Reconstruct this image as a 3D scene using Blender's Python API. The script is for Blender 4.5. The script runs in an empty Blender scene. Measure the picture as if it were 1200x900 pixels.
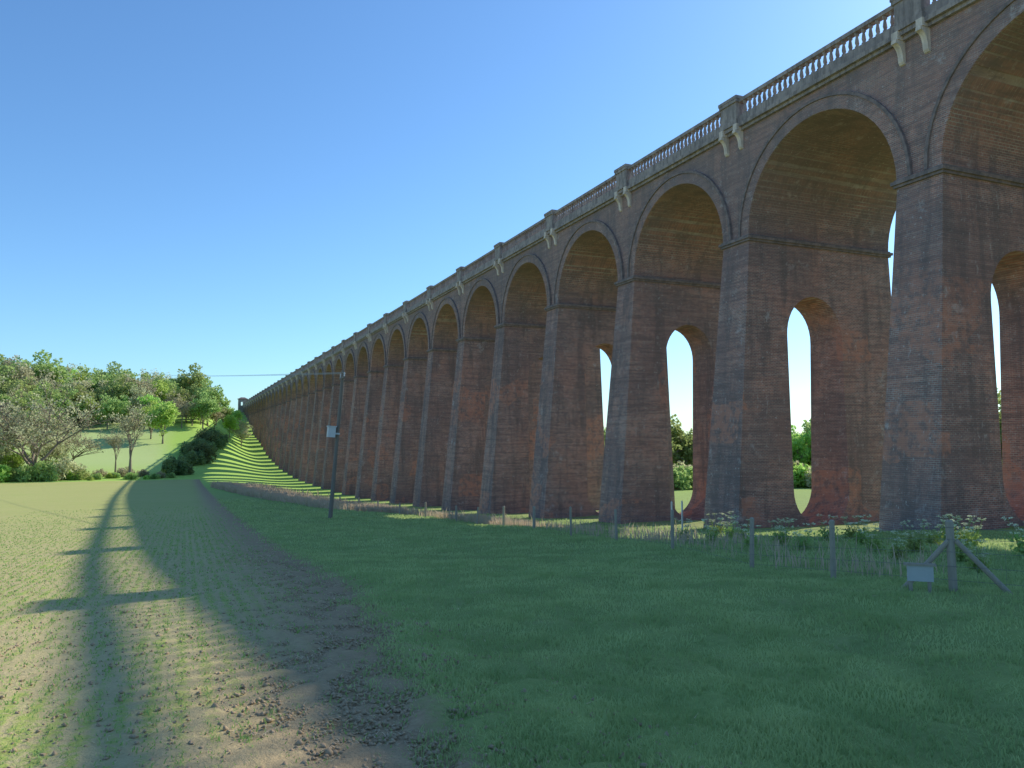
import bpy, math, random
import numpy as np
from mathutils import Vector, Matrix
random.seed(3); rng=np.random.default_rng(5)
sc=bpy.context.scene; col=sc.collection
sc.view_settings.view_transform='Standard'; sc.view_settings.look='None'; sc.view_settings.exposure=0

# ---------------- helpers
def link(o,parent=None):
    col.objects.link(o)
    if parent is not None: o.parent=parent
    return o
def mesh_np(name,V,F,mat,smooth=False):
    V=np.asarray(V,dtype=np.float32); me=bpy.data.meshes.new(name)
    if isinstance(F,np.ndarray):
        n=F.shape[1]; me.vertices.add(len(V)); me.vertices.foreach_set('co',V.ravel())
        me.loops.add(F.size); me.loops.foreach_set('vertex_index',F.astype(np.int32).ravel())
        me.polygons.add(len(F)); me.polygons.foreach_set('loop_start',np.arange(0,F.size,n,dtype=np.int32))
        me.update(calc_edges=True)
    else:
        me.from_pydata([tuple(map(float,v)) for v in V],[],F)
    mats=mat if isinstance(mat,(list,tuple)) else [mat]
    for m in mats: me.materials.append(m)
    if smooth: me.polygons.foreach_set('use_smooth',[True]*len(me.polygons))
    me.update(); return me
def obj(name,me,parent=None,loc=(0,0,0),**kw):
    o=bpy.data.objects.new(name,me); o.location=loc; link(o,parent)
    for k,v in kw.items(): o[k]=v
    return o
def empty(name,loc,**kw): return obj(name,None,None,loc,**kw)
class MB:
    def __init__(s): s.v=[]; s.f=[]; s.m=[]
    def face(s,pts,m=0):
        i=len(s.v); s.v+=[tuple(p) for p in pts]; s.f.append(tuple(range(i,i+len(pts)))); s.m.append(m)
    def box(s,x0,x1,y0,y1,z0,z1,m=0,tx=0,ty=0):
        a=[(x0,y0,z0),(x1,y0,z0),(x1,y1,z0),(x0,y1,z0)]
        b=[(x0+tx,y0+ty,z1),(x1-tx,y0+ty,z1),(x1-tx,y1-ty,z1),(x0+tx,y1-ty,z1)]
        i=len(s.v); s.v+=a+b
        for f in ((3,2,1,0),(4,5,6,7),(0,1,5,4),(1,2,6,5),(2,3,7,6),(3,0,4,7)):
            s.f.append(tuple(i+k for k in f)); s.m.append(m)
    def tube(s,p0,p1,r0,r1,n=7,m=0,cap=True):
        p0=Vector(p0);p1=Vector(p1);d=(p1-p0)
        if d.length<1e-6: return
        q=d.to_track_quat('Z','Y'); i=len(s.v)
        for p,r in((p0,r0),(p1,r1)):
            for k in range(n):
                a=2*math.pi*k/n; s.v.append(tuple(p+q@Vector((r*math.cos(a),r*math.sin(a),0))))
        for k in range(n):
            s.f.append((i+k,i+(k+1)%n,i+n+(k+1)%n,i+n+k)); s.m.append(m)
        if cap:
            s.f.append(tuple(i+n+k for k in range(n))); s.m.append(m)
            s.f.append(tuple(i+n-1-k for k in range(n))); s.m.append(m)
    def lathe(s,cx,cy,prof,n=8,m=0,ex=1.):
        i=len(s.v)
        for r,z in prof:
            for k in range(n):
                a=2*math.pi*(k+.5)/n; s.v.append((cx+ex*r*math.cos(a),cy+r*math.sin(a),z))
        for j in range(len(prof)-1):
            for k in range(n):
                s.f.append((i+j*n+k,i+j*n+(k+1)%n,i+(j+1)*n+(k+1)%n,i+(j+1)*n+k)); s.m.append(m)
    def mesh(s,name,mats,weld=False,smooth=False,off=(0,0,0)):
        V=[(v[0]-off[0],v[1]-off[1],v[2]-off[2]) for v in s.v]
        me=bpy.data.meshes.new(name); me.from_pydata(V,[],s.f)
        for m in (mats if isinstance(mats,(list,tuple)) else [mats]): me.materials.append(m)
        me.polygons.foreach_set('material_index',s.m)
        if weld:
            import bmesh
            b=bmesh.new(); b.from_mesh(me); bmesh.ops.remove_doubles(b,verts=b.verts,dist=1e-4)
            bmesh.ops.recalc_face_normals(b,faces=b.faces); b.to_mesh(me); b.free()
        if smooth: me.polygons.foreach_set('use_smooth',[True]*len(me.polygons))
        me.update(); return me

# ---------------- node helpers
class NT:
    def __init__(s,name):
        s.mat=bpy.data.materials.new(name); s.mat.use_nodes=True; s.t=s.mat.node_tree; s.t.nodes.clear()
        s.out=s.n('ShaderNodeOutputMaterial')
    def n(s,t,**kw):
        x=s.t.nodes.new(t)
        for k,v in kw.items(): setattr(x,k,v)
        return x
    def l(s,a,b): s.t.links.new(a,b)
    def setin(s,sock,v):
        if hasattr(v,'is_output'): s.l(v,sock)
        else: sock.default_value=v
    def pos(s): return s.n('ShaderNodeNewGeometry').outputs['Position']
    def noise(s,vec,scale,detail=4,rough=.6,dist=0):
        x=s.n('ShaderNodeTexNoise'); s.l(vec,x.inputs['Vector']); x.inputs['Scale'].default_value=scale
        x.inputs['Detail'].default_value=detail; x.inputs['Roughness'].default_value=rough; x.inputs['Distortion'].default_value=dist
        return x.outputs['Fac']
    def mapv(s,vec,scale,rot=(0,0,0)):
        x=s.n('ShaderNodeMapping'); s.l(vec,x.inputs['Vector']); x.inputs['Scale'].default_value=scale; x.inputs['Rotation'].default_value=rot
        return x.outputs['Vector']
    def ramp(s,fac,a,b,va=0.,vb=1.):
        x=s.n('ShaderNodeMapRange'); x.interpolation_type='SMOOTHSTEP'; s.setin(x.inputs[0],fac)
        for i,v in zip((1,2,3,4),(a,b,va,vb)): x.inputs[i].default_value=v
        return x.outputs[0]
    def mix(s,f,a,b,mode='MIX'):
        x=s.n('ShaderNodeMix',data_type='RGBA',blend_type=mode)
        s.setin(x.inputs[0],f)
        s.setin(x.inputs[6],a if hasattr(a,'is_output') else (*a,1)); s.setin(x.inputs[7],b if hasattr(b,'is_output') else (*b,1))
        return x.outputs[2]
    def math(s,op,a,b=0.):
        x=s.n('ShaderNodeMath',operation=op); s.setin(x.inputs[0],a); s.setin(x.inputs[1],b); return x.outputs[0]
    def sep(s,v):
        x=s.n('ShaderNodeSeparateXYZ'); s.l(v,x.inputs[0]); return x.outputs
    def comb(s,a,b,c=0.):
        x=s.n('ShaderNodeCombineXYZ'); s.setin(x.inputs[0],a); s.setin(x.inputs[1],b); s.setin(x.inputs[2],c); return x.outputs[0]
    def fin(s,colr,rough=.9,bump=None,bs=.5,bd=.02,spec=.2):
        p=s.n('ShaderNodeBsdfPrincipled'); s.setin(p.inputs['Base Color'],colr if hasattr(colr,'is_output') else (*colr,1))
        s.setin(p.inputs['Roughness'],rough); p.inputs['Specular IOR Level'].default_value=spec
        if bump is not None:
            b=s.n('ShaderNodeBump'); b.inputs['Strength'].default_value=bs; b.inputs['Distance'].default_value=bd
            s.l(bump,b.inputs['Height']); s.l(b.outputs[0],p.inputs['Normal'])
        s.l(p.outputs[0],s.out.inputs[0]); return s.mat

def brick_mat(name,soffit=False):
    t=NT(name); P=t.pos(); x,y,z=t.sep(P)
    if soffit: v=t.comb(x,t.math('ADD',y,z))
    else: v=t.comb(t.math('ADD',x,y),z)
    br=t.n('ShaderNodeTexBrick'); t.l(v,br.inputs['Vector'])
    br.inputs['Scale'].default_value=1; br.inputs['Brick Width'].default_value=.24; br.inputs['Row Height'].default_value=.085
    br.inputs['Mortar Size'].default_value=.012; br.inputs['Mortar Smooth'].default_value=.3; br.inputs['Bias'].default_value=-.05
    br.inputs['Color1'].default_value=(.52,.25,.19,1); br.inputs['Color2'].default_value=(.27,.15,.13,1); br.inputs['Mortar'].default_value=(.56,.48,.42,1)
    n1=t.noise(P,.35,4,.65); n2=t.noise(P,2.2,5,.7)
    st=t.noise(t.mapv(P,(1.1,1.1,.12)),1.2,4,.6)
    lay=t.noise(t.mapv(P,(.3,.3,5.)),1.,4,.8)
    n0=t.noise(P,.16,5,.65)
    c=t.mix(t.ramp(n1,.42,.60,0,.4),br.outputs['Color'],(.56,.26,.19))
    c=t.mix(t.ramp(n0,.44,.56,0,.5),c,(.22,.165,.16))
    c=t.mix(t.ramp(n2,.45,.70,0,.5),c,(.19,.14,.135))
    c=t.mix(t.ramp(lay,.46,.62,0,.6),c,(.21,.145,.135))
    c=t.mix(t.ramp(lay,.44,.34,0,.35),c,(.55,.38,.31))
    c=t.mix(t.ramp(st,.48,.66,0,.5),c,(.16,.13,.125))
    vo=t.n('ShaderNodeTexVoronoi',feature='F1',distance='CHEBYCHEV'); t.l(t.mapv(P,(.33,.33,.42)),vo.inputs['Vector']); vo.inputs['Scale'].default_value=1.
    r=t.sep(vo.outputs['Color'])[0]
    c=t.mix(t.math('MULTIPLY',t.math('MULTIPLY',t.ramp(r,.80,.86,0,.6),t.ramp(z,9,5)),t.ramp(n2,.60,.42,.1,1.)),c,(.62,.27,.18))
    c=t.mix(t.ramp(t.math('ADD',z,t.math('MULTIPLY',n1,4.)),14,19,0,.4),c,(.25,.205,.195))
    w=t.noise(P,.9,5,.75); w2=t.noise(t.mapv(P,(2.,2.,.5)),1.3,5,.8); w3=t.noise(P,5.,4,.8)
    c=t.mix(t.ramp(w,.58,.74,0,.5),c,(.64,.57,.54))
    c=t.mix(t.ramp(w2,.61,.72,0,.5),c,(.62,.57,.55))
    c=t.mix(t.ramp(w3,.60,.68,0,.55),c,(.64,.59,.56))
    if soffit: c=t.mix(.2,c,(.2,.14,.125))  # soffit colour darkened to offset bounced sunlight under the arches
    h=t.math('ADD',t.math('MULTIPLY',br.outputs['Fac'],-1.),t.math('MULTIPLY',n2,.8))
    return t.fin(c,.92,h,.7,.03,.15)
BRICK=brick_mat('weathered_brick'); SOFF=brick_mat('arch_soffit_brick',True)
def dark_brick():
    t=NT('sooty_brick'); P=t.pos(); n=t.noise(P,3,6,.7)
    c=t.mix(t.ramp(n,.3,.7),(.15,.125,.12),(.31,.23,.21)); return t.fin(c,.95,n,.6,.03)
DARK=dark_brick()
def stone(name,a,b,k=.75):
    t=NT(name); P=t.pos(); n=t.noise(P,1.6,6,.7); m=t.noise(t.mapv(P,(3,3,.5)),1.4,4)
    c=t.mix(t.ramp(n,.35,.65),a,b); c=t.mix(t.ramp(m,.45,.65,0,k),c,(.18,.15,.14)); return t.fin(c,.9,n,.4,.03)
STONE=stone('weathered_limestone',(.42,.345,.31),(.28,.235,.22))
STONEL=stone('pale_limestone',(.80,.66,.55),(.62,.51,.43),.3)

# ---------------- terrain
gy=np.arange(-3000,3001,1.)
def prof(xs,zs,win):
    z=np.interp(gy,xs,zs); k=np.hanning(win+2)[1:-1]; k/=k.sum()
    return np.convolve(np.pad(z,win,'edge'),k,'same')[win:-win]
PM=prof([-3000,-100,0,4,12,20,29,35,47,59,83,131,160,210,250,300,363,400,460,560,900,3000],
        [0,-.6,-1.5,-1.65,-2.4,-3.2,-4.1,-4.8,-5.6,-6.4,-7.9,-10,-10.6,-10.8,-9.6,-6.,.5,6.5,15,17,20,30],9)
PL=prof([-3000,-100,0,4,12,20,29,40,55,75,100,140,175,195,215,250,300,360,460,600,900,3000],
        [0,-.6,-1.5,-1.65,-2.3,-2.9,-3.4,-3.95,-4.7,-5.7,-6.85,-8.3,-9.3,-9.6,-8.8,-5.2,4.,11,19,25,30,40],11)
PR=prof([-3000,-100,0,12,29,47,83,131,220,600,3000],[0,-1,-2.2,-3,-4.4,-6,-8,-10,-10.8,-8,0],9)
def ss(x,a,b):
    t=np.clip((x-a)/(b-a),0,1); return t*t*(3-2*t)
def edge(Y): return 1.15+1.15*ss(Y,2,13)+.5*ss(Y,20,120)+.12*np.sin(Y*1.7)+.08*np.sin(Y*4.1+1)
def H(X,Y):
    X=np.asarray(X,float);Y=np.asarray(Y,float)
    m=np.interp(Y,gy,PM);l=np.interp(Y,gy,PL);r=np.interp(Y,gy,PR)
    wl=ss(-X,-24,-2); wr=ss(X,45,110)
    z=m*(1-wl-wr)+l*wl+r*wr
    z=z-.35*ss(X,12,24)*(1-wr)
    far=np.maximum(ss(Y,210,320),ss(np.abs(X),70,160))
    z=z+far*(.5*np.sin(X*.045+1)*np.cos(Y*.038)+.25*np.sin(X*.11+Y*.07))
    g=ss(X-edge(Y),0,.8)*(1-ss(Y,50,150))
    z=z+g*(.03*np.sin(X*2.1+1.3*np.sin(Y*1.2))*np.sin(Y*1.7+.7*np.sin(X*1.9))+.02*np.sin(X*4.7+Y*2.3)*np.sin(Y*3.9-X)+.05*np.sin(X*.7+Y*.4))
    return z
def h1(x,y): return float(H(x,y))
xs=np.concatenate([[-3000,-1500,-800,-500],np.arange(-300,-60,10),np.arange(-60,-12,2.),np.arange(-12,-7,.4),np.arange(-7,13,.1),np.arange(13,45,.6),np.arange(45,120,4),np.arange(120,400,14),[450,700,1500,3000]])
ys=np.concatenate([[-3000,-800,-300,-120],np.arange(-60,0,4),np.arange(0,2,.3),np.arange(2,26,.12),np.arange(26,60,.5),np.arange(60,160,2.),np.arange(160,480,5),np.arange(480,900,30),[1200,1900,3000]])
XX,YY=np.meshgrid(xs,ys); ZZ=H(XX,YY)
near=(XX>-7)&(XX<13)&(YY>2)&(YY<26)
rz=rng.normal(0,1,ZZ.shape); 
rz=(rz+np.roll(rz,1,0)+np.roll(rz,1,1)+np.roll(rz,(1,1),(0,1)))/2
ZZ=ZZ+near*rz*np.where((XX<2.5),.007+.009*ss(XX,.0,1.2),.010)
nx,ny=len(xs),len(ys)
idx=np.arange(nx*ny).reshape(ny,nx)
F=np.stack([idx[:-1,:-1],idx[:-1,1:],idx[1:,1:],idx[1:,:-1]],-1).reshape(-1,4)
FE=190
def ground_mat():
    t=NT('field_and_meadow'); P=t.pos(); x,y,z=t.sep(P)
    nb=t.noise(P,.6,4,.6); nf=t.noise(P,14,5,.75); nm=t.noise(P,2.5,5,.7); nl=t.noise(P,.08,4,.55)
    eb=t.math('ADD',t.ramp(y,2,13,1.2,2.35),t.ramp(y,20,120,0,.5))
    xd=t.math('SUBTRACT',x,eb)
    xe=t.math('ADD',xd,t.math('MULTIPLY',t.math('SUBTRACT',nm,.5),.9))
    gm=t.ramp(xe,-.1,.3)
    fe=t.ramp(t.math('ADD',y,t.math('MULTIPLY',nb,4.)),FE-2,FE+1)
    gm=t.math('MAXIMUM',gm,fe)
    soil=t.mix(nf,(.36,.26,.14),(.70,.56,.33)); soil=t.mix(t.ramp(nm,.4,.7,0,.6),soil,(.60,.48,.28))
    rows=t.math('SINE',t.math('MULTIPLY',t.math('ADD',x,t.math('MULTIPLY',nb,.06)),34.9))
    cov=t.ramp(t.math('ADD',t.math('ADD',t.math('MULTIPLY',rows,.08),nf),t.math('MULTIPLY',t.math('SUBTRACT',nb,.5),.7)),.44,.70)
    edg=t.ramp(xd,-.1,-1.8,0.1,1.)
    dist=t.ramp(y,5,70,.22,.75)
    cov=t.math('MULTIPLY',cov,edg)
    cov=t.math('MAXIMUM',cov,t.math('MULTIPLY',t.math('MULTIPLY',dist,edg),t.ramp(nm,.25,.6,.55,1.)))
    crop=t.mix(cov,soil,t.mix(nl,(.32,.40,.09),(.43,.46,.14)))
    crop=t.mix(t.math('MULTIPLY',t.ramp(xd,.1,-2.2,.9,0),t.ramp(nm,.3,.6,.6,1)),crop,t.mix(nf,(.20,.13,.07),(.46,.33,.20)))  # bare brown soil by the edge, darkened further to deepen the shadow there
    gr=t.mix(nf,(.17,.23,.07),(.37,.44,.15)); gr=t.mix(t.ramp(nb,.35,.7,0,.5),gr,(.34,.45,.13)); gr=t.mix(t.ramp(nm,.55,.75,0,.35),gr,(.42,.40,.20))
    gr=t.mix(t.ramp(y,60,200,0,.8),gr,(.40,.60,.12))  # far grass colour brightened so its sunlit stripes read stronger
    gr=t.mix(t.math('MULTIPLY',t.ramp(x,-2,-10),t.ramp(y,195,240,0,.7)),gr,(.48,.55,.26))
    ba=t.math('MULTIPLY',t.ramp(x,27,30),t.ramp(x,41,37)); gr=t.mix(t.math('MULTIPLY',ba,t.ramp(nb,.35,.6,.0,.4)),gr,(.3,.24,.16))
    c=t.mix(gm,crop,gr)
    return t.fin(c,.95,t.math('ADD',nf,nm),.7,.04,.1)
ground=obj('ground',mesh_np('ground',np.stack([XX.ravel(),YY.ravel(),ZZ.ravel()],1),F,ground_mat(),True),kind='structure')
ground['label']='valley ground with sprouting crop field and rough grass meadow'; ground['category']='ground'

# ---------------- viaduct
via=empty('viaduct',(33,35,-5),label='long red brick railway viaduct with pierced tall piers and stone balustrade',category='viaduct')
OFF=Vector((33,35,-5))
def vpart(name,me,parent=None,loc=(0,0,0),**kw):
    o=obj(name,me,parent or via,loc,**kw)
    if parent is None: o.location=Vector(loc)-OFF
    return o
SP=12.; Y0=35.; XF,XB=28.8,39.35; T=1.1; SPR=11.35; R=SP/2-T; TOP=17.45
N0,N1=-3,35
def yn(n): return Y0+SP*n
m=MB(); K=28
arc=[(0,SPR),(T,SPR)]+[(SP/2-R*math.cos(math.pi*k/K),SPR+R*math.sin(math.pi*k/K)) for k in range(1,K)]+[(SP-T,SPR),(SP,SPR)]
for i in range(len(arc)-1):
    (a,za),(b,zb)=arc[i],arc[i+1]
    m.face([(XF,a,za),(XF,a,TOP),(XF,b,TOP),(XF,b,zb)][::-1],0)
    m.face([(XB,a,za),(XB,b,zb),(XB,b,TOP),(XB,a,TOP)][::-1],0)
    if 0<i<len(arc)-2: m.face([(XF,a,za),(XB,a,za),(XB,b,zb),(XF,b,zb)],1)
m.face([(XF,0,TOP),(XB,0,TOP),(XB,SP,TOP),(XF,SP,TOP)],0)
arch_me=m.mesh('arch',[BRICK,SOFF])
def ring(x0,x1,r0,r1):
    m=MB()
    for k in range(K):
        c0,s0=-math.cos(math.pi*k/K),math.sin(math.pi*k/K); c1,s1=-math.cos(math.pi*(k+1)/K),math.sin(math.pi*(k+1)/K)
        P=lambda x,r,c,s:(x,SP/2+r*c,SPR+r*s)
        m.face([P(x0,r0,c0,s0),P(x0,r0,c1,s1),P(x0,r1,c1,s1),P(x0,r1,c0,s0)])
        m.face([P(x1,r0,c0,s0),P(x1,r1,c0,s0),P(x1,r1,c1,s1),P(x1,r0,c1,s1)])
        m.face([P(x0,r1,c0,s0),P(x0,r1,c1,s1),P(x1,r1,c1,s1),P(x1,r1,c0,s0)])
        m.face([P(x0,r0,c0,s0),P(x1,r0,c0,s0),P(x1,r0,c1,s1),P(x0,r0,c1,s1)])
    return m
rme=ring(XF-.09,XF+.02,R-.01,R+.62).mesh('arch_ring',[BRICK],weld=True)
rme2=ring(XF-.17,XF+.02,R+.625,R+.77).mesh('hood_moulding',[DARK],weld=True)
rbe=ring(XB-.02,XB+.09,R-.01,R+.62).mesh('arch_ring',[BRICK],weld=True)
for n in range(N0,N1):
    a=vpart('arch',arch_me,None,(0,yn(n),0))
    for nm,me in(('arch_ring',rme),('hood_moulding',rme2),('arch_ring',rbe)):
        obj(nm,me,a)
cx=33.25
def pier_mesh(zg):
    zb=zg-1.5; zt=SPR-.36
    def xl(z): return XF-.06-(zt-z)*.092
    def xr(z): return XB+.06+(zt-z)*.03
    def ty(z): return T+.02+(zt-z)*.024
    w=2.05; ztop=8.1; zbot=zg+.1
    lev=[(zb,0),(zbot,0)]; k=10
    for i in range(1,k+1):
        a=math.pi/2*i/k; lev.append((zbot+w*1.0*(1-math.cos(a)),w*math.sin(a)))
    for z in np.linspace(zbot+w,ztop-w*1.15,8)[1:-1]: lev.append((z,w))
    for i in range(0,k+1):
        a=math.pi/2*i/k; lev.append((ztop-w*1.15+w*1.15*math.sin(a),w*math.cos(a) if i<k else 0))
    lev.append((zt,0))
    m=MB()
    for (z0,w0),(z1,w1) in zip(lev[:-1],lev[1:]):
        for s in(-1,1):
            y0,y1=s*ty(z0),s*ty(z1)
            q=[(xl(z0),y0,z0),(cx-w0,y0,z0),(cx-w1,y1,z1),(xl(z1),y1,z1)]
            m.face(q if s<0 else q[::-1])
            q=[(cx+w0,y0,z0),(xr(z0),y0,z0),(xr(z1),y1,z1),(cx+w1,y1,z1)]
            m.face(q if s<0 else q[::-1])
        m.face([(xl(z0),ty(z0),z0),(xl(z0),-ty(z0),z0),(xl(z1),-ty(z1),z1),(xl(z1),ty(z1),z1)])
        m.face([(xr(z0),-ty(z0),z0),(xr(z0),ty(z0),z0),(xr(z1),ty(z1),z1),(xr(z1),-ty(z1),z1)])
        if w0>0 or w1>0:
            for s in(-1,1):
                m.face([(cx+s*w0,-ty(z0),z0),(cx+s*w0,ty(z0),z0),(cx+s*w1,ty(z1),z1),(cx+s*w1,-ty(z1),z1)],0)
    m.face([(xl(zt),-ty(zt),zt),(xr(zt),-ty(zt),zt),(xr(zt),ty(zt),zt),(xl(zt),ty(zt),zt)])
    return m.mesh('pier',[BRICK],weld=False)
mi=MB()
mi.box(XF-.18,XB+.18,-T-.12,T+.12,SPR-.36,SPR-.24); mi.box(XF-.27,XB+.27,-T-.20,T+.20,SPR-.238,SPR-.08); mi.box(XF-.15,XB+.15,-T-.1,T+.1,SPR-.078,SPR+.002)
imp=mi.mesh('impost_course',[DARK])
for n in range(N0,N1+1):
    zg=min(h1(26.5,yn(n)),h1(39,yn(n))) 
    if zg>SPR-4: zg=SPR-5
    if zg+5.5>8.1:
        m=MB(); m.box(XF-.7,XB+.7,-T-.3,T+.3,zg-6,SPR-.36,0,.6,.25); me=m.mesh('pier',[BRICK])
    else: me=pier_mesh(zg)
    p=vpart('pier',me,None,(0,yn(n),0))
    obj('impost_course',imp,p)
ya,yb=yn(N0),yn(N1)
def line_part(name,boxes,mat,label=None):
    m=MB()
    for b in boxes: m.box(b[0],b[1],ya,yb,b[2],b[3])
    return vpart(name,m.mesh(name,[mat]),None)
line_part('cornice',[(XF-.18,XF+.3,TOP+.002,TOP+.17),(XF-.36,XF+.3,TOP+.172,TOP+.38)],STONE)
line_part('cornice',[(XB-.3,XB+.18,TOP+.002,TOP+.17),(XB-.3,XB+.36,TOP+.172,TOP+.38)],STONE)
line_part('deck',[(XF+.32,XB-.32,TOP+.003,TOP+.36)],DARK)
BZ0,BZ1=TOP+.86,TOP+1.64
par=[]
for (a,b) in ((XF-.24,XF+.10),(XB-.10,XB+.24)):
    par.append(line_part('parapet',[(a,b,TOP+.382,BZ0),(a-.02,b+.02,BZ1,BZ1+.20)],STONE))
def pedestal(side):
    m=MB(); 
    x0,x1=(XF-.46,XF+.22) if side<0 else (XB-.22,XB+.46)
    m.box(x0,x1,-.74,.74,TOP+.384,TOP+.66); m.box(x0+.06,x1-.06,-.68,.68,TOP+.662,BZ1+.02)
    m.box(x0-.02,x1+.02,-.76,.76,BZ1+.022,BZ1+.2); m.box(x0-.05,x1+.05,-.80,.80,BZ1+.202,BZ1+.38); m.box(x0+.06,x1-.06,-.6,.6,BZ1+.382,BZ1+.48,0,.1,.1)
    return m.mesh('pedestal',[STONE])
def bracket(side):
    m=MB(); s=side; xb=XF if side<0 else XB
    pr=[(0,TOP+.0),(.56,TOP+.0),(.57,TOP-.16)]+[(.57-.40*math.sin(a),TOP-.16-.62*(1-math.cos(a))) for a in np.linspace(.15,math.pi/2,8)]+[(.15,TOP-.92),(.08,TOP-1.02),(0,TOP-1.04)]
    P=[[(xb+s*(o+.0),yy,z) for o,z in pr] for yy in(-.13,.13)]
    m.face(P[0]); m.face(P[1][::-1])
    for i in range(len(pr)):
        j=(i+1)%len(pr); m.face([P[0][i],P[0][j],P[1][j],P[1][i]])
    m.box(xb+s*.0 if s>0 else xb-.50, xb+.50 if s>0 else xb,-.16,.16,TOP+.004,TOP+.168+.21)
    return m.mesh('bracket',[STONEL],weld=True)
pm={-1:pedestal(-1),1:pedestal(1)}; bm={-1:bracket(-1),1:bracket(1)}
for n in range(N0,N1+1):
    for s in(-1,1):
        p=vpart('pedestal',pm[s],None,(0,yn(n),0))
        for dy in(-.62,.62): obj('bracket',bm[s],p,(0,dy,0))
bp=[(.075,BZ0+.002),(.075,BZ0+.08),(.045,BZ0+.14),(.07,BZ0+.28),(.055,BZ0+.46),(.04,BZ0+.6),(.075,BZ0+.68),(.075,BZ1-.002)]
EX=1.9
mb=MB(); mb.lathe(0,0,bp,8,0,EX); bal_me=mb.mesh('baluster',[STONE],smooth=False)
stuff=MB()
allb=[]
NB=26
for s,xc in((-1,XF-.07),(1,XB+.07)):
    for n in range(N0,N1):
        for k in range(NB):
            y=yn(n)+.85+(SP-1.7)*(k+.5)/NB; allb.append((s,xc,y))
cand=[b for b in allb if b[0]<0 and b[2]>20]; cand.sort(key=lambda b:b[2]); sel=set(cand[:100])
for b in allb:
    if b in sel:
        vpart('baluster',bal_me,par[0],(b[1]+0,b[2],0))
    else: stuff.lathe(b[1],b[2],bp,6 if b[2]<120 else 4,0,EX)
o=vpart('baluster_row',stuff.mesh('baluster_row',[STONE]),par[0]); o['kind']='stuff'

def pavilion(x,y,z):
    e=empty('stone_pavilion',(x,y,z),label='small stone pavilion with narrow openings at viaduct end',category='pavilion',group='pavilions at the viaduct end')
    m=MB(); a=2.3
    m.box(-a,a,-a,a,-4,.6)
    for sx in(-1,1):
        for sy in(-1,1): m.box(sx*a-1.3 if sx>0 else -a, a if sx>0 else -a+1.3, a-1.3 if sy>0 else -a, a if sy>0 else -a+1.3,.602,2.8)
    m.box(-a,a,-a,a,2.802,4.2)
    obj('wall',m.mesh('wall',[STONE]),e)
    m=MB(); m.box(-a-.4,a+.4,-a-.4,a+.4,4.202,4.5); m.box(-a-.1,a+.1,-a-.1,a+.1,4.502,5.3,0,1.4,1.4); obj('roof',m.mesh('roof',[DARK]),e)
for xx in (XF-.3,XB+.3): pavilion(xx,yn(N1)+3.4,TOP-.4)
m=MB(); m.box(XF-.5,XB+.5,yn(N1)+1.3,yn(N1)+40,-2,TOP+.37); obj('abutment',m.mesh('abutment',[BRICK]),via,(-33,-35,5))

# ---------------- foliage materials
def leaf_mat(name,c1,c2,tr=.45,sc_=.5):
    t=NT(name); P=t.pos(); oi=t.n('ShaderNodeObjectInfo'); n=t.noise(P,sc_,3,.7); 
    c=t.mix(t.ramp(n,.35,.65),c1,c2)
    hs=t.n('ShaderNodeHueSaturation'); t.l(c,hs.inputs['Color']); t.l(t.ramp(oi.outputs['Random'],0,1,.475,.52),hs.inputs['Hue']); t.l(t.ramp(oi.outputs['Random'],0,1,.85,1.15),hs.inputs['Value'])
    c=hs.outputs[0]
    d=t.n('ShaderNodeBsdfDiffuse'); b=t.n('ShaderNodeBsdfTranslucent'); x=t.n('ShaderNodeMixShader'); x.inputs[0].default_value=tr
    t.l(c,d.inputs[0]); t.l(c,b.inputs[0]); t.l(d.outputs[0],x.inputs[1]); t.l(b.outputs[0],x.inputs[2]); t.l(x.outputs[0],t.out.inputs[0]); return t.mat
GRASS=leaf_mat('grass_blades',(.33,.42,.16),(.48,.55,.24),.45,1.2)
DRY=leaf_mat('dry_grass',(.72,.56,.40),(.56,.50,.31),.4,2.)
SEED=leaf_mat('seedling_leaves',(.28,.40,.11),(.38,.47,.17),.4,2.)
LEAFS=[leaf_mat('oak_leaves',(.33,.44,.15),(.46,.56,.20),.55),leaf_mat('fresh_leaves',(.42,.60,.14),(.54,.70,.20),.55),
       leaf_mat('olive_leaves',(.50,.51,.28),(.62,.61,.38),.55),leaf_mat('shade_toned_leaves',(.16,.23,.10),(.25,.32,.14),.45)]  # last leaf colour darkened to paint the bank's shadow into the thickets
t=NT('bark'); n=t.noise(t.mapv(t.pos(),(4,4,.8)),2,4,.7); BARK=t.fin(t.mix(n,(.17,.135,.10),(.36,.30,.23)),.95,n,.6,.05)
t=NT('fence_timber'); n=t.noise(t.mapv(t.pos(),(14,14,2)),2,5,.7); TIMB=t.fin(t.mix(n,(.24,.20,.15),(.48,.41,.33)),.9,n,.5,.01)
t=NT('pole_timber'); n=t.noise(t.mapv(t.pos(),(9,9,.6)),2,5,.7); POLE=t.fin(t.mix(n,(.15,.125,.11),(.28,.24,.20)),.9,n,.5,.01)
t=NT('galvanised_wire'); METAL=t.fin((.16,.16,.16),.6,spec=.3)
t=NT('cable_aluminium'); CABLE=t.fin((.36,.37,.39),.6,spec=.3)
t=NT('grey_painted_steel'); n=t.noise(t.pos(),6,4); PAINT=t.fin(t.mix(n,(.5,.52,.54),(.65,.66,.67)),.5)
t=NT('faded_sign_paint'); n=t.noise(t.pos(),9,5); SIGNP=t.fin(t.mix(n,(.38,.38,.36),(.54,.54,.52)),.7)

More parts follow.
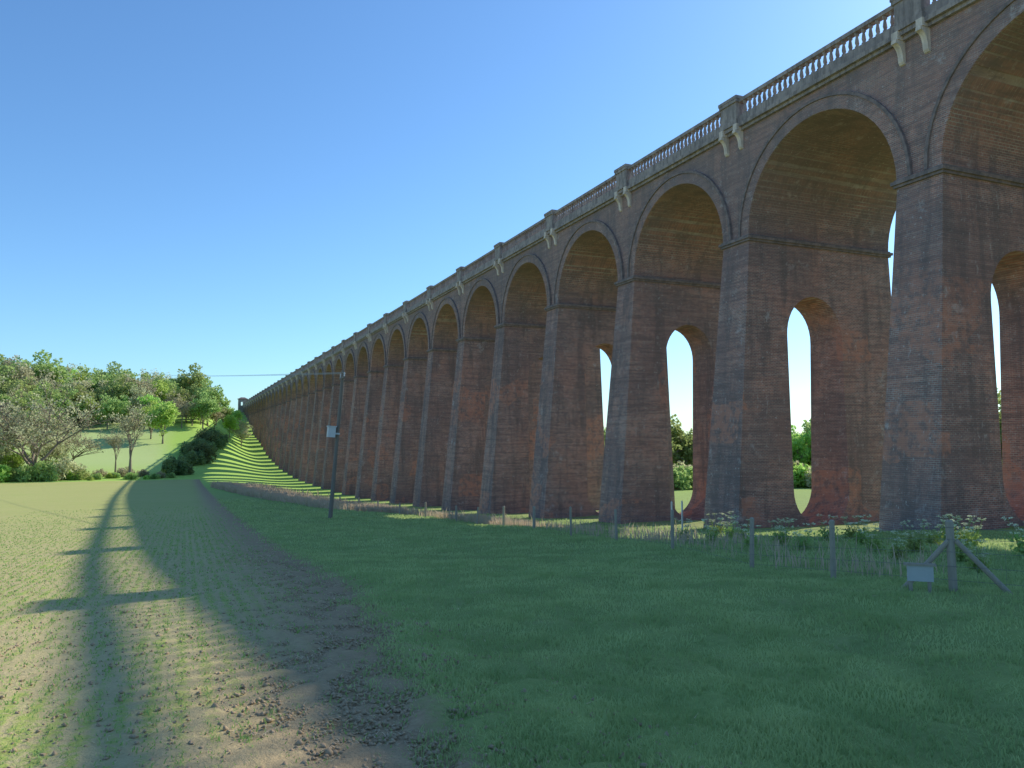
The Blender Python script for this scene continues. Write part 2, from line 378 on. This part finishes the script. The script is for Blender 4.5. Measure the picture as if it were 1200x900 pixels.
# ---------------- trees
def quads(C,size,rg,up=0.):
    n=len(C); a=rg.normal(size=(n,3)); a/=np.linalg.norm(a,axis=1)[:,None]
    b=rg.normal(size=(n,3)); b-=a*(a*b).sum(1)[:,None]; b/=np.linalg.norm(b,axis=1)[:,None]
    s=(size*rg.uniform(.6,1.3,n))[:,None]
    V=np.stack([C-a*s-b*s*.5,C+a*s*.2-b*s*.8,C+a*s+b*s*.4,C-a*s*.3+b*s*.7],1).reshape(-1,3)
    return V,np.arange(4*n).reshape(n,4)
def make_tree(seed,h,rad,leafmat,nleaf,leaf=.32,bare=0.,trunk_h=.14,thick=1.):
    rg=np.random.default_rng(seed); rd=random.Random(seed); m=MB(); tips=[]
    def limb(p,d,l,r,dep):
        segs=3; q=p.copy()
        for i in range(segs):
            d=(d+Vector((rd.uniform(-1,1),rd.uniform(-1,1),rd.uniform(-.3,.6)))*.18).normalized()
            q2=q+d*l/segs; m.tube(q,q2,r*(1-i*.22),r*(1-(i+1)*.22),6 if dep<2 else 4,cap=False); q=q2
            if dep>=1: tips.append(q.copy())
            if dep<4 and i>0:
                for _ in range(2 if dep<3 else 1+(bare>.5)):
                    a=rd.uniform(0,6.28); s=rd.uniform(.6,1.1)
                    nd=(d*.75+Vector((math.cos(a)*s,math.sin(a)*s,rd.uniform(-.25,.5)))).normalized()
                    limb(q,nd,l*rd.uniform(.55,.78),r*.52,dep+1)
        tips.append(q)
    th=h*trunk_h
    m.tube((0,0,-.6),(0,0,th*.5),h*.024*thick,h*.019*thick,8,cap=False); m.tube((0,0,th*.5),(0,0,th),h*.019*thick,h*.016*thick,8,cap=False)
    for k in range(6):
        a=k*1.257+rd.uniform(-.4,.4); s=rad/h*rd.uniform(1.,2.4) if k else .1
        limb(Vector((0,0,th*rd.uniform(.75,1))),Vector((math.cos(a)*s,math.sin(a)*s,1)).normalized(),h*rd.uniform(.22,.36),h*.012*thick,1)
    V=np.array(m.v); zmax=max(t.z for t in tips); sz=(h*.95-th)/(zmax-th)
    rr=max((t.xy.length for t in tips)); sr=rad/(rr*.85)
    def fit(A):
        A=A.copy(); k=np.clip(A[:,2]/th,0,1)**2; A[:,2]=np.where(A[:,2]>th,th+(A[:,2]-th)*sz,A[:,2]); A[:,0]*=1+(sr-1)*k; A[:,1]*=1+(sr-1)*k; return A
    m.v=[tuple(v) for v in fit(V)]
    tme=m.mesh('trunk',[BARK],smooth=True)
    TP=fit(np.array([tuple(t) for t in tips]))
    pick=rg.choice(len(TP),min(len(TP),110 if bare<.9 else 260),replace=False)
    cl=TP[pick]; cr=rg.uniform(.06,.14,len(cl))*h*(1-.5*bare)
    w=cr**2; which=rg.choice(len(cl),nleaf,p=w/w.sum())
    g=rg.normal(size=(nleaf,3)); g/=np.linalg.norm(g,axis=1)[:,None]; g*=(rg.uniform(.25,1,nleaf)**.5)[:,None]*np.array([1,1,.75])
    C=cl[which]+g*cr[which][:,None]; C=C[C[:,2]>h*.04]
    LV,LF=quads(C,leaf,rg)
    return tme,mesh_np('crown',LV,LF,leafmat)
def make_bush(seed,h,rad,mat,nleaf,leaf=.2):
    rg=np.random.default_rng(seed); rd=random.Random(seed); m=MB(); cl=[]
    for k in range(14):
        a=rd.uniform(0,6.28); s=rd.uniform(.1,.8)*rad; z=rd.uniform(.45,.9)*h*(1-.35*(s/rad)**2)
        m.tube((math.cos(a)*.15,math.sin(a)*.15,-.3),(math.cos(a)*s*.5,math.sin(a)*s*.5,z*.6),.06,.04,5,cap=False); m.tube((math.cos(a)*s*.5,math.sin(a)*s*.5,z*.6),(math.cos(a)*s,math.sin(a)*s,z),.04,.01,5,cap=False)
        cl.append((math.cos(a)*s,math.sin(a)*s,z*.85)); cl.append((math.cos(a)*s*1.1,math.sin(a)*s*1.1,z*.4))
    cl=np.array(cl); wh=rg.integers(0,len(cl),nleaf); g=rg.normal(size=(nleaf,3)); g/=np.linalg.norm(g,axis=1)[:,None]; g*=(rg.uniform(.2,1,nleaf)**.5)[:,None]
    C=cl[wh]+g*np.array([.32*rad,.32*rad,.26*h]); C[:,2]=np.maximum(C[:,2],.05)
    V,F=quads(C,leaf,rg); return m.mesh('trunk',[BARK]),mesh_np('crown',V,F,mat)
kinds={
 'oak':[make_tree(11,14,6.5,LEAFS[0],4200,.32),make_tree(12,17,7,LEAFS[0],4800,.34)],
 'fresh':[make_tree(21,14,5,LEAFS[1],4200,.30),make_tree(22,12,4.5,LEAFS[1],3800,.28)],
 'olive':[make_tree(31,15,6,LEAFS[2],2700,.25,.3),make_tree(32,13,5.5,LEAFS[2],2200,.23,.5)],
 'dark':[make_tree(41,17,5.5,LEAFS[0],4600,.34)],
 'bare':[make_tree(51,14,8.,LEAFS[2],2600,.14,1.,.14,1.05),make_tree(52,13,3.5,LEAFS[2],1100,.13,1.,.3,1.)],
 'bush':[make_bush(61,3.2,3,LEAFS[2],2200),make_bush(62,2.6,2.6,LEAFS[1],2000),make_bush(63,3,3,LEAFS[0],2200)],
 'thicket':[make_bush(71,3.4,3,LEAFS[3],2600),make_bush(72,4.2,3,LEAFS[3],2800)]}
LAB={'oak':('tree','spreading green oak tree in spring leaf on the slope'),'fresh':('tree','bright green tree with fresh spring leaves'),'olive':('tree','olive brown tree just coming into leaf'),
 'dark':('tree','tall green tree in the hillside wood'),'bare':('tree','bare branching tree with few leaf buds by the field'),'bush':('bush','dense hedgerow bush at the field edge'),'thicket':('bush','thicket bush on the shaded bank, shade put into its leaf colour')}
def place(kind,x,y,s=1.,v=0,rot=None,group='trees in the valley wood',zoff=0,sx=1.):
    tm,cm=kinds[kind][v%len(kinds[kind])]
    nm='bush' if kind in('bush','thicket') else ('bare_tree' if kind=='bare' else 'tree')
    e=empty(nm,(x,y,h1(x,y)+zoff),category=LAB[kind][0],label=LAB[kind][1],group=group)
    e.rotation_euler=(0,0,random.uniform(0,6.28) if rot is None else rot); e.scale=(s*sx,s*sx,s)
    obj('trunk',tm,e); obj('crown',cm,e)
R_=random.Random(9)
def wood(n,fx,ks,s0,s1,mind=6):
    pts=[]; tries=0
    while len(pts)<n and tries<4000:
        tries+=1; x,y=fx(R_)
        if all((x-a)**2+(y-b)**2>mind**2 for a,b in pts):
            pts.append((x,y)); k=R_.choice(ks); place(k,x,y,R_.uniform(s0,s1)*(1+.22*float(ss(-x,22,60))),R_.randint(0,3))
def px(dx,Y): return dx*(Y)/(1060-.422*dx)
wood(32,lambda r:(lambda Y:(px(r.uniform(-300,20),Y),Y))(r.uniform(292,306)),['oak','fresh','olive','olive','bare','fresh'],.75,1.0,4.2)
wood(64,lambda r:(lambda Y:(px(r.uniform(-300,24),Y),Y))(r.uniform(308,370)),['oak','oak','fresh','olive','dark','olive','olive'],.95,1.25,5.3)
wood(22,lambda r:(r.uniform(4,23),r.uniform(310,400)),['oak','olive','fresh','olive'],.5,.8,5)
wood(9,lambda r:(lambda Y:(px(r.uniform(-290,-175),Y),Y))(r.uniform(225,275)),['oak','olive','olive','fresh'],.8,1.0,7)
def P2(x,Y): return px(x-220,Y)
for k,xi,y,s,v in [('bare',42,196,1.75,0),('bare',-2,202,1.8,0),('olive',-30,205,1.3,0),('bare',155,196,1.45,1),('olive',6,214,1.2,1),
                  ('fresh',192,268,1.1,0),('fresh',178,276,1.05,1),('olive',62,206,.8,1),('bare',78,212,1.25,0),('bare',138,215,.9,1),('fresh',18,200,.6,1),('olive',-10,196,1,1)]:
    place(k,P2(xi,y),y,s,v,group='trees at the field edge')
for i in range(34):
    xi=-35+i*7.5+R_.uniform(-3,3); y=195+R_.uniform(-2,9)
    if xi>205: break
    place('bush',P2(xi,y),y,R_.uniform(.6,1.25)*(1.3 if xi<95 else .6),i,group='hedgerow bushes at the field end')
for i in range(22):
    y=R_.uniform(203,285); s=R_.uniform(.8,1.5); x0=1.75+1.388*(h1(0,y)+3.2*s)+1.; x=R_.uniform(x0,x0+7)
    if x<13: place('thicket',x,y,s,i,group='thicket bushes on the shaded bank')
for i in range(70):
    a=math.radians(25+i*.66); d=R_.uniform(160,195)
    place(R_.choice(['oak','fresh','olive','oak']),math.sin(a)*d,math.cos(a)*d,R_.uniform(.8,1.05),i,group='trees beyond the viaduct')
for i in range(60):
    a=math.radians(27+i*.74); d=R_.uniform(143,158)
    place('bush',math.sin(a)*d,math.cos(a)*d,R_.uniform(1.2,2.),i,group='bushes beyond the viaduct')

# ---------------- grass etc
def blades(P,L,W,rg,lean=.5):
    n=len(P); a=rg.uniform(0,2*np.pi,n); d=np.stack([np.cos(a),np.sin(a),np.zeros(n)],1)
    b=rg.uniform(0,2*np.pi,n); k=(rg.uniform(.1,1,n)*lean)[:,None]*L[:,None]; le=np.stack([np.cos(b),np.sin(b),np.zeros(n)],1)*k
    up=np.zeros((n,3)); up[:,2]=L
    V=np.stack([P-d*W[:,None],P+d*W[:,None],P+up*.6+le*.35+d*W[:,None]*.7,P+up*.6+le*.35-d*W[:,None]*.7,P+up*np.array([1,1,.92])+le],1).reshape(-1,3)
    i=np.arange(n)[:,None]*5
    F=np.concatenate([i+np.array([[0,1,2]]),i+np.array([[0,2,3]]),i+np.array([[3,2,4]])])
    return V,F
def scatter(n,r0,r1,a0,a1,rg):
    r=np.exp(rg.uniform(math.log(r0),math.log(r1),n)); a=np.radians(rg.uniform(a0,a1,n))
    return np.sin(a)*r,np.cos(a)*r,r
X,Y,r=scatter(300000,2.4,75,-3,72,rng)
clump=np.sin(X*3.1+2*np.sin(Y*1.3))*np.sin(Y*2.7+1.5*np.sin(X*1.7))
k=(X>edge(Y)+rng.normal(0,.16,len(X)))&(X<27)&(rng.uniform(0,1,len(X))<.75+.25*clump); X,Y,r,clump=X[k],Y[k],r[k],clump[k]
Z=H(X,Y)-.01
L=(.028+.035*rng.uniform(0,1,len(X))**2+.015*np.clip(clump,0,1)+.0013*r)*np.where((X>9.5)&(X<15),1.3,1.)
W=.002+.0005*r
V,F=blades(np.stack([X,Y,Z],1),L,W,rng,1.)
g=obj('grass',mesh_np('grass',V,F,GRASS),kind='stuff'); g['label']='rough green meadow grass'; g['category']='grass'
rows=np.arange(-9,2.0,.18); X=[];Y=[]
for xr_ in rows:
    n=1300; yy=np.exp(rng.uniform(math.log(2.4),math.log(60),n)); kk=rng.uniform(0,1,n)<1-.9*ss(yy,14,55); yy=yy[kk]; X.append(xr_+rng.normal(0,.045,len(yy))); Y.append(yy)
X=np.concatenate(X);Y=np.concatenate(Y); k=(rng.uniform(0,1,len(X))<1-.7*ss(X-edge(Y),-1.3,-.1)); X,Y=X[k],Y[k]
V,F=blades(np.stack([X,Y,H(X,Y)-.005],1),rng.uniform(.012,.035,len(X))+.0005*Y,.003+.0004*Y,rng,1.2)
g=obj('crop_seedlings',mesh_np('crop_seedlings',V,F,SEED),kind='stuff'); g['label']='rows of small green crop seedlings'; g['category']='seedlings'
n=6000; Y=np.exp(rng.uniform(math.log(2.4),math.log(25),n)); X=np.where(rng.uniform(0,1,n)<.6,edge(Y)-.5+rng.normal(0,.5,n),rng.uniform(-6,3,n))
V,F=blades(np.stack([X,Y,H(X,Y)+.004],1),rng.uniform(.004,.012,n),.0022+.0004*Y,rng,9.)
g=obj('straw_litter',mesh_np('straw_litter',V,F,DRY),kind='stuff'); g['label']='dry straw stubble scattered on the soil'; g['category']='straw'
def clods(n):
    Y=np.exp(rng.uniform(math.log(2.4),math.log(22),n)); X=rng.uniform(-6,2.6,n); X=np.where(rng.uniform(0,1,n)<.55,edge(Y)-.35+rng.normal(0,.4,n),X)
    s=rng.uniform(.006,.02,n)*np.where(rng.uniform(0,1,n)<.04,1.7,1)
    base=np.array([(1,0,0),(-1,0,0),(0,1,0),(0,-1,0),(0,0,.8),(0,0,-.6)],float)
    V=(base[None]+rng.normal(0,.22,(n,6,3)))*s[:,None,None]+np.stack([X,Y,H(X,Y)+.002],1)[:,None]
    f=np.array([(0,2,4),(2,1,4),(1,3,4),(3,0,4),(2,0,5),(1,2,5),(3,1,5),(0,3,5)])
    return V.reshape(-1,3),(np.arange(n)[:,None,None]*6+f[None]).reshape(-1,3)
t=NT('soil_clods'); n=t.noise(t.pos(),9,5,.7); SOIL=t.fin(t.mix(n,(.28,.19,.11),(.58,.44,.28)),.95,n,.5,.01)
V,F=clods(16000); g=obj('soil_clods',mesh_np('soil_clods',V,F,SOIL),kind='stuff'); g['label']='loose brown soil clods and stones'; g['category']='soil'
FL=[(9.3,3.0),(8.45,6.5),(9.0,8.9),(9.1,10.85),(10.2,14.8),(11.0,18.6),(11.8,22.9),(12.5,27.4),(13.2,32.2),(13.6,36.7),(13.7,40.3),(13.4,45.1),(13.1,50),(12.8,55),(12.4,60),(12,65.5),(11.5,72),(11,80),(10.4,89),(9.8,99)]
fy=np.array([p[1] for p in FL]); fx=np.array([p[0] for p in FL])
n=24000; Y=np.exp(rng.uniform(math.log(8),math.log(150),n)); X=np.interp(Y,fy,fx)+.4+np.abs(rng.normal(0,1.1,n))*(1+Y/60)
dens=.5+.5*np.sin(Y*.45+1)*np.sin(Y*.17+X*.4); k=rng.uniform(0,1,n)<dens*np.where(Y<17,.12,np.where(Y<32,.3,1)); X,Y=X[k],Y[k]
n2=28000; Y2=rng.uniform(52,135,n2); X2=rng.uniform(-2.4,2.8,n2)+np.interp(Y2,[48,135],[12.,6.2]); k=rng.uniform(0,1,n2)<.6+.4*np.sin(Y2*.5)*np.sin(X2*1.3+Y2*.2)
X=np.concatenate([X,X2[k]]);Y=np.concatenate([Y,Y2[k]])
V,F=blades(np.stack([X,Y,H(X,Y)-.02],1),rng.uniform(.12,.36,len(X))*np.where(rng.uniform(0,1,len(X))<.08,1.8,1)+.006*Y,.0035+.0005*Y,rng,.6)
g=obj('dry_grass',mesh_np('dry_grass',V,F,DRY),kind='stuff'); g['label']='tall dry straw coloured grass along the fence'; g['category']='dry grass'
def parsley(seed):
    rd=random.Random(seed); rg=np.random.default_rng(seed); m=MB(); C=[];Lf=[]
    for s in range(9):
        a=rd.uniform(0,6.28); h=rd.uniform(.35,.8); e=(math.cos(a)*h*.4,math.sin(a)*h*.4,h)
        m.tube((math.cos(a)*.03,math.sin(a)*.03,-.05),e,.007,.004,4,cap=False)
        for _ in range(6):
            b=rd.uniform(0,6.28); q=(e[0]+math.cos(b)*.08,e[1]+math.sin(b)*.08,e[2]+rd.uniform(.02,.08)); m.tube(e,q,.003,.002,3,cap=False)
            for _ in range(10): C.append((q[0]+rd.gauss(0,.02),q[1]+rd.gauss(0,.02),q[2]+rd.gauss(0,.008)))
        for _ in range(30):
            u=rd.uniform(.05,.6); Lf.append((e[0]*u+rd.gauss(0,.1),e[1]*u+rd.gauss(0,.1),h*u+rd.gauss(0,.04)))
    fm=mesh_np('blossom',*quads(np.array(C),.013,rg),FLOW); lm=mesh_np('foliage',*quads(np.array(Lf),.04,rg),SEED); return m.mesh('stem',[SEED]),fm,lm
FLOW=leaf_mat('cream_umbels',(.75,.77,.58),(.66,.7,.42),.3)
ps=[parsley(1),parsley(2),parsley(3)]
for i,(x,y,s) in enumerate([(11.6,10,.6),(12.3,9.3,.7),(11.2,8.2,.6),(13,10.8,.7),(12.8,8.1,.7),(11.9,12.6,.7),(12.6,14,.7),(13.5,9,.8),(12.2,16,.7),(13.1,18.5,.8),(14,13,.8),(11.4,13.6,.6),(14.5,16,.8),(12.6,11.4,.7),(16,20,.9),(17,17,.9),(18.5,14,.9),(17,22,.9),(15.5,11.5,.8),(16.5,13.2,.8),(14.8,18,.8),(19,18,.9),(20,15.5,.9)]):
    e=empty('cow_parsley',(x,y,h1(x,y)),label='leafy cow parsley weed with cream flower heads',category='wild plant',group='cow parsley plants by the fence'); e.scale=(s,s,s); e.rotation_euler[2]=i*1.3
    st,fm,lm=ps[i%3]; obj('stem',st,e); obj('blossom',fm,e); obj('foliage',lm,e)

# ---------------- fence
fo=(8.45,6.5,h1(8.45,6.5))
fence=empty('fence',fo,label='timber post and wire stock fence along the grass',category='fence')
pv=[]
for i,(x,y) in enumerate(FL):
    z=h1(x,y); hh=.88+random.uniform(-.06,.06); r=.042 if i!=1 else .05
    if y>25: r=.06
    if i==1: hh=.80
    dx,dy=random.uniform(-.05,.05),random.uniform(-.05,.05)
    m=MB(); m.tube((0,0,-.4),(dx,dy,hh),r,r*.93,9); m.tube((dx,dy,hh),(dx*1.02,dy*1.02,hh+.02),r*.93,r*.6,9)
    obj('post',m.mesh('post',[TIMB]),fence,(x-fo[0],y-fo[1],z-fo[2]))
    pv.append((x,y,z,dx,dy,hh))
m=MB()
for a,b in zip(pv[:-1],pv[1:]):
    for hz in (.12,.28,.45,.6,.74):
        N=4
        for s in range(N):
            u,v=s/N,(s+1)/N; P=lambda u:(a[0]+(b[0]-a[0])*u-fo[0]-.05,a[1]+(b[1]-a[1])*u-fo[1],a[2]+(b[2]-a[2])*u+hz-.04*math.sin(math.pi*u)*(hz>.7)-fo[2])
            m.tube(P(u),P(v),.0022,.0022,3,cap=False)
    Ld=math.hypot(b[0]-a[0],b[1]-a[1]); nn=int(Ld/.3)
    if a[1]<30:
        for s in range(1,nn):
            u=s/nn; x=a[0]+(b[0]-a[0])*u-fo[0]-.05;y=a[1]+(b[1]-a[1])*u-fo[1];z=a[2]+(b[2]-a[2])*u-fo[2]; m.tube((x,y,z+.1),(x,y,z+.6),.0014,.0014,3,cap=False)
obj('wire',m.mesh('wire',[METAL]),fence)
for (ex,ey) in ((-.42,.46),(.5,-.42)):
    m=MB(); zz=h1(fo[0]+ex,fo[1]+ey)-fo[2]; m.tube((ex,ey,zz-.1),(ex*.06,ey*.06,.58),.034,.03,8); obj('strut',m.mesh('strut',[TIMB]),fence)
sx,sy=8.02,6.6; e=empty('sign_board',(sx,sy,h1(sx,sy)),label='small weathered pale sign board on short wooden legs',category='sign'); e.rotation_euler=(0,0,-.7)
m=MB(); m.box(-.14,.14,-.012,.012,.12,.30); obj('board',m.mesh('board',[SIGNP]),e)
m=MB(); m.box(-.17,.17,-.03,.03,.302,.33); obj('frame',m.mesh('frame',[TIMB]),e)
for s in(-.1,.1):
    m=MB(); m.box(s-.018,s+.018,.014,.045,-.1,.29); obj('leg',m.mesh('leg',[TIMB]),e)
for x,y in((25.2,36.6),(25.4,35.9)):
    e=empty('marker_post',(x,y,h1(x,y)),label='thin white marker post beside a brick pier',category='post',group='white marker posts')
    m=MB(); m.box(-.035,.035,-.035,.035,-.2,1.6); m.box(-.02,.02,-.02,.02,1.602,1.66,0,.01,.01); obj('shaft',m.mesh('shaft',[PAINT]),e)

# ---------------- utility poles + cables
def upole(x,y,hh,lean,box):
    z=h1(x,y); e=empty('utility_pole',(x,y,z),label='leaning brown timber utility pole with grey equipment box' if box else 'distant timber utility pole on the hillside',category='utility pole',group='utility poles')
    e.rotation_euler=(0,lean,0)
    m=MB(); m.tube((0,0,-.8),(0,0,hh),.11,.075,12); obj('shaft',m.mesh('shaft',[POLE],smooth=False),e)
    m=MB(); m.box(-.04,.04,-.6,.6,hh-.42,hh-.33); obj('crossarm',m.mesh('crossarm',[POLE]),e)
    for s in(-.5,0,.5):
        m=MB(); m.lathe(0,s,[(.02,hh-.33),(.04,hh-.29),(.025,hh-.24),(.045,hh-.2),(.03,hh-.14),(.001,hh-.12)],8); obj('insulator',m.mesh('insulator',[PAINT]),e)
    if box:
        m=MB(); m.box(-.48,-.13,-.22,.22,hh*.54,hh*.54+.5); m.box(-.52,-.10,-.25,.25,hh*.54+.502,hh*.54+.55); m.box(-.13,.09,-.14,.14,hh*.54+.15,hh*.54+.23); obj('equipment_box',m.mesh('equipment_box',[PAINT]),e)
    return Vector((x,y,z))+Matrix.Rotation(lean,3,'Y')@Vector((0,0,hh-.13))
p1=upole(6.5,38,7.2,math.radians(4),True); p2=upole(-14,315,18,0,False)
for i,s in enumerate((-.5,0,.5)):
    m=MB(); N=30; pts=[]
    for k in range(N+1):
        u=k/N; p=p1.lerp(p2,u)+Vector((0,s,-.6*4*u*(1-u))); pts.append(p)
    for a,b in zip(pts[:-1],pts[1:]): m.tube(a-pts[0],b-pts[0],.008,.008,4,cap=False)
    obj('power_cable',m.mesh('power_cable',[CABLE]),None,pts[0],label='thin grey overhead power cable between poles',category='cable',group='overhead power cables')

# ---------------- light
phi=math.radians(19.3); tanel=(1/1.388)*math.cos(phi); el=math.atan(tanel)
sd=Vector((math.cos(phi)*math.cos(el),math.sin(phi)*math.cos(el),math.sin(el)))
L=bpy.data.lights.new('sun','SUN'); L.energy=5.; L.angle=math.radians(.5); L.color=(1,.93,.80)
lo=bpy.data.objects.new('sun',L); lo.rotation_euler=sd.to_track_quat('Z','Y').to_euler(); col.objects.link(lo)
w=bpy.data.worlds.new('World'); sc.world=w; w.use_nodes=True; nt=w.node_tree
bg=nt.nodes['Background']; sk=nt.nodes.new('ShaderNodeTexSky'); sk.sky_type='NISHITA'; sk.sun_disc=False
sk.sun_elevation=el; sk.sun_rotation=math.radians(90)-phi; sk.air_density=1.0; sk.dust_density=.5; sk.ozone_density=2.5
mx=nt.nodes.new('ShaderNodeMix'); mx.data_type='RGBA'; mx.blend_type='MULTIPLY'; mx.inputs[0].default_value=1; mx.inputs[7].default_value=(.74,1.06,1.30,1)
nt.links.new(sk.outputs[0],mx.inputs[6]); nt.links.new(mx.outputs[2],bg.inputs[0]); bg.inputs[1].default_value=.15
# ---------------- camera
cam=bpy.data.cameras.new('camera'); cam.lens=27; cam.sensor_width=36; cam.clip_end=8000; cam.clip_start=.05
co=bpy.data.objects.new('camera',cam); co.rotation_euler=(math.radians(90+3.95),0,math.radians(-22.9)); col.objects.link(co); sc.camera=co
